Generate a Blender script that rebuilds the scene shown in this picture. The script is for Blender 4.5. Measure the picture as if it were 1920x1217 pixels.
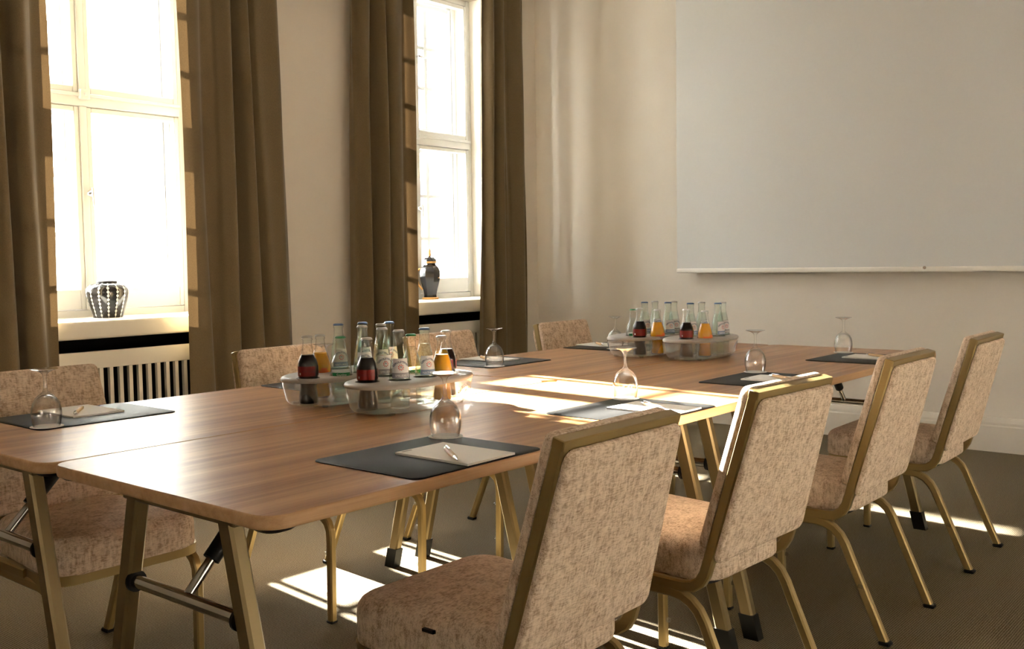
import bpy, bmesh, math, random
from mathutils import Matrix, Vector

for o in list(bpy.data.objects):
    bpy.data.objects.remove(o, do_unlink=True)
scene = bpy.context.scene
COL = scene.collection
random.seed(7)
PI = math.pi

# ------------------------------------------------------------------ camera
def make_camera():
    yaw, pitch, roll = math.radians(39.952), math.radians(-3.582), math.radians(-0.847)
    f = Vector((math.cos(pitch) * math.cos(yaw), math.cos(pitch) * math.sin(yaw), math.sin(pitch)))
    rt = Vector((math.sin(yaw), -math.cos(yaw), 0))
    up = rt.cross(f)
    r2 = math.cos(roll) * rt + math.sin(roll) * up
    u2 = -math.sin(roll) * rt + math.cos(roll) * up
    m = Matrix((r2, u2, -f)).transposed().to_4x4()
    m.translation = Vector((-0.9485, -1.3097, 1.1532))
    cam = bpy.data.cameras.new('camera')
    cam.sensor_width = 36.0
    cam.lens = 1868.56 / 1920 * 36.0
    cam.clip_start = 0.05
    cam.clip_end = 300
    o = bpy.data.objects.new('camera', cam)
    COL.objects.link(o)
    o.matrix_world = m
    scene.camera = o
make_camera()

# ------------------------------------------------------------------ light
SKY = 11.0
SUN = 52.0
EXPOSURE = 2.05
FILL_BLIND = 0.125  # how much sky the added fill blinds let through
SUN_K, SUN_S = 0.105, 0.44            # sun travels (-k, -1, -s)

world = bpy.data.worlds.new('sky')
scene.world = world
world.use_nodes = True
bg = world.node_tree.nodes['Background']
bg.inputs['Color'].default_value = (0.985, 0.98, 0.965, 1)
bg.inputs['Strength'].default_value = SKY

sun = bpy.data.lights.new('sun', 'SUN')
sun.energy = SUN
sun.angle = math.radians(0.55)
sun.color = (1.0, 0.95, 0.87)
so = bpy.data.objects.new('sun', sun)
COL.objects.link(so)
d = Vector((-SUN_K, -1.0, -SUN_S)).normalized()
so.rotation_euler = d.to_track_quat('-Z', 'Y').to_euler()
so.location = (3, 9, 6)

vs = scene.view_settings
vs.view_transform = 'Standard'
vs.look = 'None'
vs.gamma = 1.0
vs.use_curve_mapping = False
vs.exposure = EXPOSURE
cy = scene.cycles
cy.use_denoising = True
cy.max_bounces = 16
cy.diffuse_bounces = 6
cy.glossy_bounces = 6
cy.transmission_bounces = 10
cy.transparent_max_bounces = 40
cy.caustics_reflective = False
cy.caustics_refractive = False
cy.sample_clamp_indirect = 8.0
cy.blur_glossy = 0.5

# ------------------------------------------------------------------ materials
MAT = {}
def mat(name, color=(0.5, 0.5, 0.5), rough=0.6, metal=0.0, spec=0.5, **kw):
    if name in MAT:
        return MAT[name]
    m = bpy.data.materials.new(name)
    m.use_nodes = True
    b = m.node_tree.nodes['Principled BSDF']
    b.inputs['Base Color'].default_value = (*color, 1)
    b.inputs['Roughness'].default_value = rough
    b.inputs['Metallic'].default_value = metal
    b.inputs['Specular IOR Level'].default_value = spec
    for k, v in kw.items():
        b.inputs[k.replace('_', ' ')].default_value = v
    MAT[name] = m
    return m

def N(m, kind, **kw):
    n = m.node_tree.nodes.new(kind)
    for k, v in kw.items():
        if k in n.inputs.keys():
            n.inputs[k].default_value = v
        else:
            setattr(n, k, v)
    return n

def L(m, a, ao, b, bi):
    m.node_tree.links.new(a.outputs[ao], b.inputs[bi])

def ramp(m, stops, interp='LINEAR'):
    r = m.node_tree.nodes.new('ShaderNodeValToRGB')
    r.color_ramp.interpolation = interp
    e = r.color_ramp.elements
    while len(e) < len(stops):
        e.new(0.5)
    for i, (p, c) in enumerate(stops):
        e[i].position = p
        e[i].color = (*c, 1)
    return r

def bsdf(m):
    return m.node_tree.nodes['Principled BSDF']

def add_bump(m, src, out, strength=0.3, dist=0.002):
    bp = N(m, 'ShaderNodeBump')
    bp.inputs['Strength'].default_value = strength
    bp.inputs['Distance'].default_value = dist
    L(m, src, out, bp, 'Height')
    L(m, bp, 'Normal', bsdf(m), 'Normal')

def obj_coords(m, scale=(1, 1, 1), out='Object'):
    tc = N(m, 'ShaderNodeTexCoord')
    mp = N(m, 'ShaderNodeMapping')
    mp.inputs['Scale'].default_value = scale
    L(m, tc, out, mp, 'Vector')
    return mp

# painted plaster, fine woven-vinyl relief
def plaster(name, c):
    m = mat(name, c, 0.85, spec=0.25)
    mp = obj_coords(m, (1, 1, 1))
    n = N(m, 'ShaderNodeTexNoise', Scale=260.0, Detail=3.0)
    L(m, mp, 'Vector', n, 'Vector')
    n2 = N(m, 'ShaderNodeTexNoise', Scale=2.2, Detail=3.0)
    L(m, mp, 'Vector', n2, 'Vector')
    r = ramp(m, [(0.3, tuple(x * 0.97 for x in c)), (0.7, tuple(min(1, x * 1.03) for x in c))])
    L(m, n2, 'Fac', r, 'Fac')
    L(m, r, 'Color', bsdf(m), 'Base Color')
    add_bump(m, n, 'Fac', 0.12, 0.001)
    return m
plaster('wall_paint', (0.70, 0.638, 0.550))
plaster('pale_paint', (0.80, 0.76, 0.69))
plaster('ceiling_paint', (0.80, 0.77, 0.71))
mat('white_paint', (0.80, 0.775, 0.72), 0.42)
mat('sill_paint', (0.70, 0.655, 0.57), 0.42)
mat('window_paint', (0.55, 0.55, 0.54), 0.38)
mat('base_paint', (0.66, 0.60, 0.51), 0.5)
mat('niche_shade_black', (0.006, 0.006, 0.006), 0.9, spec=0.1)  # black that stands in for the shade inside the niche
mat('screen_white', (0.61, 0.60, 0.57), 0.75, spec=0.2)
mat('screen_bar', (0.78, 0.73, 0.65), 0.4)

def make_carpet():
    m = mat('carpet', (0.25, 0.2, 0.13), 0.95, spec=0.1)
    mp = obj_coords(m, (1, 1, 1))
    w = N(m, 'ShaderNodeTexWave', wave_type='BANDS', bands_direction='X', Scale=44.0, Distortion=0.5)
    w.inputs['Detail Scale'].default_value = 40.0
    L(m, mp, 'Vector', w, 'Vector')
    n = N(m, 'ShaderNodeTexNoise', Scale=220.0, Detail=2.0)
    L(m, mp, 'Vector', n, 'Vector')
    w2 = N(m, 'ShaderNodeTexWave', wave_type='BANDS', bands_direction='Y', Scale=44.0, Distortion=0.6)
    L(m, mp, 'Vector', w2, 'Vector')
    mul = N(m, 'ShaderNodeMath', operation='MULTIPLY')
    L(m, w, 'Fac', mul, 0); L(m, w2, 'Fac', mul, 1)
    ad = N(m, 'ShaderNodeMath', operation='ADD')
    L(m, mul, 0, ad, 0); L(m, n, 'Fac', ad, 1)
    r = ramp(m, [(0.38, (0.064, 0.048, 0.026)), (0.8, (0.170, 0.136, 0.086)), (1.0, (0.26, 0.212, 0.14))])
    L(m, ad, 0, r, 'Fac')
    L(m, r, 'Color', bsdf(m), 'Base Color')
    add_bump(m, ad, 0, 0.5, 0.003)
make_carpet()

def make_wood(name, dark, mid, light, rough=0.33, scale=1.0):
    m = mat(name, mid, rough, spec=0.24)
    mp = obj_coords(m, (0.55 * scale, 15.0 * scale, 15.0 * scale))
    n1 = N(m, 'ShaderNodeTexNoise', Scale=2.0, Detail=5.0, Roughness=0.6, Distortion=0.4)
    L(m, mp, 'Vector', n1, 'Vector')
    mp2 = obj_coords(m, (3.0 * scale, 130.0 * scale, 130.0 * scale))
    n2 = N(m, 'ShaderNodeTexNoise', Scale=2.0, Detail=3.0)
    L(m, mp2, 'Vector', n2, 'Vector')
    mp3 = obj_coords(m, (0.25 * scale, 4.2 * scale, 4.2 * scale))
    n3 = N(m, 'ShaderNodeTexNoise', Scale=2.0, Detail=2.0)
    L(m, mp3, 'Vector', n3, 'Vector')
    a = N(m, 'ShaderNodeMath', operation='MULTIPLY_ADD')
    a.inputs[1].default_value = 0.35
    L(m, n2, 'Fac', a, 0); L(m, n1, 'Fac', a, 2)
    b = N(m, 'ShaderNodeMath', operation='MULTIPLY_ADD')
    b.inputs[1].default_value = 0.75
    L(m, n3, 'Fac', b, 0); L(m, a, 0, b, 2)
    r = ramp(m, [(0.78, dark), (1.03, mid), (1.28, light)])
    sub = N(m, 'ShaderNodeMath', operation='MULTIPLY_ADD')
    sub.inputs[1].default_value = 1.55; sub.inputs[2].default_value = -1.12
    L(m, b, 0, sub, 0)
    r2 = ramp(m, [(0.05, dark), (0.5, mid), (0.95, light)])
    L(m, sub, 0, r2, 'Fac')
    m.node_tree.nodes.remove(r)
    L(m, r2, 'Color', bsdf(m), 'Base Color')
    return m
make_wood('walnut_laminate', (0.27, 0.118, 0.042), (0.455, 0.232, 0.095), (0.60, 0.34, 0.155), 0.32)
make_wood('edge_wood', (0.47, 0.275, 0.135), (0.58, 0.355, 0.185), (0.67, 0.43, 0.24), 0.45, 1.8)
make_wood('bamboo', (0.50, 0.30, 0.13), (0.62, 0.40, 0.19), (0.70, 0.48, 0.25), 0.4, 6.0)

def make_gold(name, c, rough):
    m = mat(name, c, rough, 0.55)
    mp = obj_coords(m, (1, 1, 1))
    n = N(m, 'ShaderNodeTexNoise', Scale=900.0, Detail=1.0)
    L(m, mp, 'Vector', n, 'Vector')
    add_bump(m, n, 'Fac', 0.06, 0.0005)
make_gold('gold_metal', (0.33, 0.235, 0.095), 0.38)
make_gold('gold_table', (0.215, 0.158, 0.072), 0.38)
mat('chrome', (0.50, 0.49, 0.48), 0.14, 1.0)
mat('black_plastic', (0.005, 0.005, 0.005), 0.4, spec=0.22)
mat('rubber', (0.008, 0.008, 0.008), 0.6, spec=0.2)
mat('pen_metal', (0.75, 0.75, 0.75), 0.2, 1.0)
mat('paper', (0.87, 0.85, 0.81), 0.8, spec=0.2)
mat('ink', (0.20, 0.19, 0.18), 0.8)

def make_chenille():
    m = mat('chenille', (0.4, 0.28, 0.19), 0.9, spec=0.15)
    b = bsdf(m)
    b.inputs['Sheen Weight'].default_value = 0.25
    b.inputs['Sheen Tint'].default_value = (0.9, 0.75, 0.6, 1)
    mp = obj_coords(m, (1, 1, 1))
    n1 = N(m, 'ShaderNodeTexNoise', Scale=38.0, Detail=8.0, Roughness=0.8, Distortion=0.5)
    L(m, mp, 'Vector', n1, 'Vector')
    mp2 = obj_coords(m, (60, 420, 420))
    n2 = N(m, 'ShaderNodeTexNoise', Scale=1.0, Detail=2.0)
    L(m, mp2, 'Vector', n2, 'Vector')
    mp3 = obj_coords(m, (150, 150, 34))
    n3 = N(m, 'ShaderNodeTexNoise', Scale=1.0, Detail=3.0)
    L(m, mp3, 'Vector', n3, 'Vector')
    a = N(m, 'ShaderNodeMath', operation='MULTIPLY_ADD'); a.inputs[1].default_value = 0.55
    L(m, n2, 'Fac', a, 0); L(m, n1, 'Fac', a, 2)
    c = N(m, 'ShaderNodeMath', operation='MULTIPLY_ADD'); c.inputs[1].default_value = 0.55
    L(m, n3, 'Fac', c, 0); L(m, a, 0, c, 2)
    s = N(m, 'ShaderNodeMath', operation='MULTIPLY_ADD'); s.inputs[1].default_value = 2.1; s.inputs[2].default_value = -1.7
    L(m, c, 0, s, 0)
    r = ramp(m, [(0.0, (0.33, 0.215, 0.135)), (0.33, (0.55, 0.405, 0.285)), (0.58, (0.72, 0.565, 0.425)), (1.0, (0.84, 0.69, 0.545))])
    L(m, s, 0, r, 'Fac')
    L(m, r, 'Color', b, 'Base Color')
    add_bump(m, c, 0, 0.55, 0.004)
make_chenille()

def make_leather():
    m = mat('black_leather', (0.0105, 0.0095, 0.0085), 0.52, spec=0.12)
    mp = obj_coords(m)
    n = N(m, 'ShaderNodeTexNoise', Scale=420.0, Detail=2.0)
    L(m, mp, 'Vector', n, 'Vector')
    add_bump(m, n, 'Fac', 0.2, 0.0008)
make_leather()

def make_curtain_mat(name, trans):
    m = mat(name, (0.2, 0.15, 0.08), 0.75, spec=0.3)
    nt = m.node_tree
    b = bsdf(m)
    mp = obj_coords(m, (700, 700, 260))
    n = N(m, 'ShaderNodeTexNoise', Scale=1.0, Detail=2.0)
    L(m, mp, 'Vector', n, 'Vector')
    r = ramp(m, [(0.3, (0.115, 0.082, 0.040)), (0.7, (0.180, 0.132, 0.068))])
    L(m, n, 'Fac', r, 'Fac')
    L(m, r, 'Color', b, 'Base Color')
    add_bump(m, n, 'Fac', 0.15, 0.001)
    b.inputs['Sheen Weight'].default_value = 0.2
    t = N(m, 'ShaderNodeBsdfTranslucent')
    t.inputs['Color'].default_value = (0.62, 0.36, 0.15, 1)
    mx = N(m, 'ShaderNodeMixShader')
    mx.inputs[0].default_value = trans
    L(m, b, 0, mx, 1); L(m, t, 0, mx, 2)
    L(m, mx, 0, nt.nodes['Material Output'], 'Surface')
make_curtain_mat('curtain_cloth', 0.0004)
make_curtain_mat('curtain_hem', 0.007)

# clear thin glass: see-through with fresnel reflection (plus optional tint / frosting)
def thin_glass(name, tint=(1, 1, 1), ior=1.45, frost=0.0, frost_col=(0.8, 0.8, 0.78), rough=0.0, edge=0.0):
    m = bpy.data.materials.new(name)
    m.use_nodes = True
    nt = m.node_tree
    nt.nodes.remove(nt.nodes['Principled BSDF'])
    out = nt.nodes['Material Output']
    t = N(m, 'ShaderNodeBsdfTransparent'); t.inputs['Color'].default_value = (*tint, 1)
    g = N(m, 'ShaderNodeBsdfGlossy'); g.inputs['Roughness'].default_value = rough
    g.inputs['Color'].default_value = (1, 1, 1, 1)
    # same reflectance seen from either side of the thin wall (Schlick)
    fa = N(m, 'ShaderNodeLayerWeight'); fa.inputs['Blend'].default_value = 0.5
    pw = N(m, 'ShaderNodeMath', operation='POWER'); pw.inputs[1].default_value = 4.5
    L(m, fa, 'Facing', pw, 0)
    f0 = ((ior - 1) / (ior + 1)) ** 2
    fr = N(m, 'ShaderNodeMath', operation='MULTIPLY_ADD')
    fr.inputs[1].default_value = (1 - f0) * 0.85; fr.inputs[2].default_value = f0
    L(m, pw, 0, fr, 0)
    mx = N(m, 'ShaderNodeMixShader')
    L(m, fr, 0, mx, 0)
    base = t
    if edge > 0:                         # more glass in the line of sight towards the rim: darker there
        p3 = N(m, 'ShaderNodeMath', operation='POWER'); p3.inputs[1].default_value = 2.6
        L(m, fa, 'Facing', p3, 0)
        mc = N(m, 'ShaderNodeMix', data_type='RGBA')
        mc.inputs[6].default_value = (*tint, 1)
        mc.inputs[7].default_value = (*[x * (1 - edge) for x in tint], 1)
        L(m, p3, 0, mc, 0)
        m.node_tree.links.new(mc.outputs[2], t.inputs['Color'])
    if frost > 0:
        df = N(m, 'ShaderNodeBsdfDiffuse'); df.inputs['Color'].default_value = (*frost_col, 1)
        tl = N(m, 'ShaderNodeBsdfTranslucent'); tl.inputs['Color'].default_value = (*frost_col, 1)
        m3 = N(m, 'ShaderNodeMixShader'); m3.inputs[0].default_value = 0.5
        L(m, df, 0, m3, 1); L(m, tl, 0, m3, 2)
        m4 = N(m, 'ShaderNodeMixShader'); m4.inputs[0].default_value = frost
        L(m, base, 0, m4, 1); L(m, m3, 0, m4, 2)
        base = m4
    L(m, base, 0, mx, 1); L(m, g, 0, mx, 2)
    L(m, mx, 0, out, 'Surface')
    MAT[name] = m
    return m
thin_glass('window_glass', (0.97, 0.98, 0.98), 1.25)
thin_glass('drinking_glass', (0.985, 0.985, 0.98), 1.75, edge=0.80)
thin_glass('bottle_glass', (0.95, 0.96, 0.955), 1.40, edge=0.60)
thin_glass('green_glass', (0.90, 0.94, 0.91), 1.40, edge=0.60)
thin_glass('water', (0.93, 0.96, 0.95), 1.2)
thin_glass('tray_plastic', (0.93, 0.92, 0.90), 1.45, frost=0.24, frost_col=(0.60, 0.57, 0.53), rough=0.14)
thin_glass('bumper_plastic', (0.9, 0.9, 0.88), 1.45, frost=0.25)
mat('cola', (0.006, 0.002, 0.0015), 0.35, spec=0.15)
mat('orange_soda', (0.86, 0.40, 0.012), 0.25, **{'Subsurface_Weight': 0.0})
mat('lemonade', (0.6, 0.64, 0.6), 0.3)
mat('caddy_plate', (0.40, 0.365, 0.33), 0.5)
mat('caddy_hole', (0.02, 0.02, 0.02), 0.7)
mat('cap_blue', (0.055, 0.105, 0.22), 0.35, 0.4)
mat('cap_silver', (0.55, 0.53, 0.50), 0.3, 0.7)
mat('cap_green', (0.01, 0.16, 0.05), 0.35, 0.3)
mat('cap_grey', (0.42, 0.40, 0.38), 0.35, 0.6)
mat('label_white', (0.70, 0.70, 0.70), 0.5)
mat('label_blue', (0.20, 0.27, 0.42), 0.5)
mat('label_grey', (0.30, 0.29, 0.31), 0.5)
mat('label_red', (0.19, 0.008, 0.004), 0.4, spec=0.3)
mat('label_black', (0.01, 0.01, 0.01), 0.4)
mat('label_green', (0.01, 0.22, 0.07), 0.4)
mat('label_orange', (0.9, 0.20, 0.01), 0.4)
mat('logo_blue', (0.03, 0.06, 0.16), 0.5)
mat('logo_red', (0.60, 0.03, 0.02), 0.5)
mat('logo_white', (0.8, 0.8, 0.8), 0.5)
mat('print_dark_red', (0.13, 0.012, 0.006), 0.5)

# ------------------------------------------------------------------ helpers
def link(name, me, material, parent=None, mats=None):
    o = bpy.data.objects.new(name, me)
    COL.objects.link(o)
    if material and not me.materials:
        me.materials.append(MAT[material])
    for x in (mats or []):
        me.materials.append(MAT[x])
    if parent:
        o.parent = parent
    return o

def from_bm(name, bm, material, parent=None, smooth=False, mats=None, fix=True):
    if fix:
        bmesh.ops.recalc_face_normals(bm, faces=bm.faces)
    me = bpy.data.meshes.new(name)
    bm.to_mesh(me); bm.free()
    if smooth:
        for p in me.polygons:
            p.use_smooth = True
        try:
            me.set_sharp_from_angle(angle=math.radians(38))
        except Exception:
            pass
    return link(name, me, material, parent, mats)

def tag(o, label=None, cat=None, group=None, kind=None):
    if label: o['label'] = label
    if cat: o['category'] = cat
    if group: o['group'] = group
    if kind: o['kind'] = kind
    return o

def empty(name, loc=(0, 0, 0), rz=0.0):
    o = bpy.data.objects.new(name, None)
    o.empty_display_size = 0.05
    o.location = loc
    o.rotation_euler = (0, 0, rz)
    COL.objects.link(o)
    return o

def copy_tree(src, parent=None):
    c = src.copy()
    COL.objects.link(c)
    if parent:
        c.parent = parent
        c.matrix_parent_inverse = src.matrix_parent_inverse.copy()
    for ch in src.children:
        copy_tree(ch, c)
    return c

def bm_box(bm, x0, x1, y0, y1, z0, z1, bevel=0.0, seg=1, mi=0):
    vs_ = [bm.verts.new(p) for p in ((x0, y0, z0), (x1, y0, z0), (x1, y1, z0), (x0, y1, z0),
                                    (x0, y0, z1), (x1, y0, z1), (x1, y1, z1), (x0, y1, z1))]
    fs = [bm.faces.new([vs_[i] for i in q]) for q in ((0, 3, 2, 1), (4, 5, 6, 7), (0, 1, 5, 4), (1, 2, 6, 5), (2, 3, 7, 6), (3, 0, 4, 7))]
    for f in fs:
        f.material_index = mi
    if bevel > 0:
        es = list({e for f in fs for e in f.edges})
        bmesh.ops.bevel(bm, geom=es, offset=bevel, segments=seg, affect='EDGES', profile=0.6)

def box(name, b, material, parent=None, bevel=0.0, seg=1):
    bm = bmesh.new()
    bm_box(bm, *b, bevel=bevel, seg=seg)
    return from_bm(name, bm, material, parent, smooth=bevel > 0)

def bm_cyl(bm, p0, p1, r0, r1=None, n=12, caps=True):
    r1 = r0 if r1 is None else r1
    p0, p1 = Vector(p0), Vector(p1)
    a = (p1 - p0).normalized()
    t = a.orthogonal().normalized()
    s = a.cross(t)
    A = [bm.verts.new(p0 + r0 * (math.cos(2 * PI * i / n) * t + math.sin(2 * PI * i / n) * s)) for i in range(n)]
    B = [bm.verts.new(p1 + r1 * (math.cos(2 * PI * i / n) * t + math.sin(2 * PI * i / n) * s)) for i in range(n)]
    for i in range(n):
        bm.faces.new((A[i], A[(i + 1) % n], B[(i + 1) % n], B[i]))
    if caps:
        bm.faces.new(A[::-1]); bm.faces.new(B)

def cyl(name, p0, p1, r, material, parent=None, n=16, r1=None):
    bm = bmesh.new()
    bm_cyl(bm, p0, p1, r, r1, n)
    return from_bm(name, bm, material, parent, smooth=True)

def bm_lathe(bm, prof, n=24, closed=False):
    rings = []
    for r, z in prof:
        if r < 1e-6:
            rings.append([bm.verts.new((0, 0, z))])
        else:
            rings.append([bm.verts.new((r * math.cos(2 * PI * i / n), r * math.sin(2 * PI * i / n), z)) for i in range(n)])
    for a, b in zip(rings, rings[1:]):
        for i in range(n):
            j = (i + 1) % n
            if len(a) == 1 and len(b) > 1:
                bm.faces.new((a[0], b[i], b[j]))
            elif len(b) == 1 and len(a) > 1:
                bm.faces.new((a[i], a[j], b[0]))
            elif len(a) > 1:
                bm.faces.new((a[i], a[j], b[j], b[i]))

def lathe(name, prof, material, parent=None, n=24):
    bm = bmesh.new()
    bm_lathe(bm, prof, n)
    return from_bm(name, bm, material, parent, smooth=True)

def rrect(a, b, r, seg=5, a2=None):
    """rounded rectangle outline, half sizes a (x) and b (y); a2 = half width at +y side"""
    r = max(1e-4, min(r, a, b))
    a2 = a if a2 is None else a2
    pts = []
    for (sx, sy, t0, aa) in ((1, 1, 0, a2), (-1, 1, PI / 2, a2), (-1, -1, PI, a), (1, -1, 1.5 * PI, a)):
        for k in range(seg + 1):
            t = t0 + PI / 2 * k / seg
            pts.append((sx * (aa - r) + r * math.cos(t), sy * (b - r) + r * math.sin(t)))
    return pts

def bm_loft(bm, rings, cap=True):
    """rings: list of lists of 3d points with equal count"""
    R = [[bm.verts.new(p) for p in ring] for ring in rings]
    n = len(R[0])
    for a, b in zip(R, R[1:]):
        for i in range(n):
            bm.faces.new((a[i], a[(i + 1) % n], b[(i + 1) % n], b[i]))
    if cap:
        bm.faces.new(R[0][::-1]); bm.faces.new(R[-1])
    return R

def cushion_rings(a, b, r, z0, z1, rb, rt, a2=None, dome=0.0, seg=6):
    rings = []
    for k in range(4):
        t = PI / 2 * k / 3
        d = rb * (1 - math.sin(t)); z = z0 + rb * (1 - math.cos(t))
        rings.append([(x, y, z) for x, y in rrect(a - d, b - d, r - d if r > d else 0.001, seg, None if a2 is None else a2 - d)])
    for k in range(5):
        t = PI / 2 * k / 4
        d = rt * (1 - math.cos(t)); z = z1 - dome - rt * (1 - math.sin(t))
        rings.append([(x, y, z) for x, y in rrect(a - d, b - d, max(r - d, 0.004), seg, None if a2 is None else a2 - d)])
    base = rrect(a - rt, b - rt, max(r - rt, 0.004), seg, None if a2 is None else a2 - rt)
    for s in (0.8, 0.55, 0.25):
        rings.append([(x * s, y * s, z1 - dome * s * s) for x, y in base])
    return rings

def bm_sweep_yz(bm, path, wx, th, x0):
    """rectangular tube along a path in the yz plane; wx width in x, th thickness in the plane"""
    n = len(path)
    rings = []
    ch = min(wx, th) * 0.18
    for i, (y, z) in enumerate(path):
        a = Vector(path[max(i - 1, 0)]); b = Vector(path[min(i + 1, n - 1)])
        t = (b - a).normalized()
        nn = Vector((-t.y, t.x))
        k = 1.0
        if 0 < i < n - 1:
            d1 = (Vector(path[i]) - a).normalized(); d2 = (b - Vector(path[i])).normalized()
            c = max(0.3, math.sqrt(max(0.0, (1 + d1.dot(d2)) / 2)))
            k = 1 / c
        sec = []
        for sx, st in ((-wx / 2 + ch, -th / 2), (wx / 2 - ch, -th / 2), (wx / 2, -th / 2 + ch), (wx / 2, th / 2 - ch),
                       (wx / 2 - ch, th / 2), (-wx / 2 + ch, th / 2), (-wx / 2, th / 2 - ch), (-wx / 2, -th / 2 + ch)):
            xx = x0[i] if isinstance(x0, (list, tuple)) else x0
            sec.append((xx + sx, y + nn.x * st * k, z + nn.y * st * k))
        rings.append(sec)
    bm_loft(bm, rings)

def arc(cy_, cz, r, t0, t1, n=6):
    return [(cy_ + r * math.cos(math.radians(t0 + (t1 - t0) * k / n)), cz + r * math.sin(math.radians(t0 + (t1 - t0) * k / n))) for k in range(n + 1)]

def text_mesh(txt, size, shear=0.0, bold=0.0):
    c = bpy.data.curves.new('lettering', 'FONT')
    c.body = txt
    c.size = size
    c.align_x = 'CENTER'
    c.shear = shear
    c.offset = bold
    c.resolution_u = 2
    o = bpy.data.objects.new('lettering', c)
    COL.objects.link(o)
    dg = bpy.context.evaluated_depsgraph_get()
    me = bpy.data.meshes.new_from_object(o.evaluated_get(dg))
    bpy.data.objects.remove(o, do_unlink=True)
    bpy.data.curves.remove(c)
    return me

# ------------------------------------------------------------------ room
D, LT = 0.75, 1.7107            # table depth and length
ZT = 0.749
XW = 5.316                       # wall with the screen
YW = 3.66                        # window wall
YO = 4.34
X0, Y0, ZC = -4.2, -2.6, 3.6
WX = (1.82, 4.40)         # window centres
WH = 0.64                        # half opening
ZS0, ZS1, ZTOP = 0.789, 0.882, 3.22

tag(box('floor', (X0, XW + 0.1, Y0, YO, -0.1, 0.0), 'carpet'), kind='structure')
tag(box('ceiling', (X0, XW + 0.1, Y0, YO, ZC, ZC + 0.1), 'ceiling_paint'), kind='structure')
tag(box('wall_back', (XW, XW + 0.15, Y0, YO, 0, ZC), 'wall_paint'), kind='structure')

def window_wall():
    bm = bmesh.new()
    edges = [X0]
    for c in WX:
        edges += [c - WH, c + WH]
    edges.append(XW)
    for i in range(0, len(edges), 2):
        bm_box(bm, edges[i], edges[i + 1], YW, YO, 0, ZC)
    for c in WX:
        bm_box(bm, c - WH, c + WH, YW, YO, ZTOP, ZC)
        bm_box(bm, c - WH, c + WH, 4.02, YO, 0, ZS0)
    w = tag(from_bm('wall_left', bm, 'wall_paint'), kind='structure')
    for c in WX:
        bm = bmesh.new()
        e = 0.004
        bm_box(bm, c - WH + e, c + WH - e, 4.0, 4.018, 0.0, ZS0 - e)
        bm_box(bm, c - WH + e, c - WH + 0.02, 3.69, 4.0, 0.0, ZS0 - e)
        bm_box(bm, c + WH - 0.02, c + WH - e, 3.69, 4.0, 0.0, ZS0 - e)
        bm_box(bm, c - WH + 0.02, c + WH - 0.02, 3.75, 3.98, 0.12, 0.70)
        from_bm('radiator_niche', bm, 'niche_shade_black', w)  # lining and radiator block painted black in place of shade
window_wall()

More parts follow.
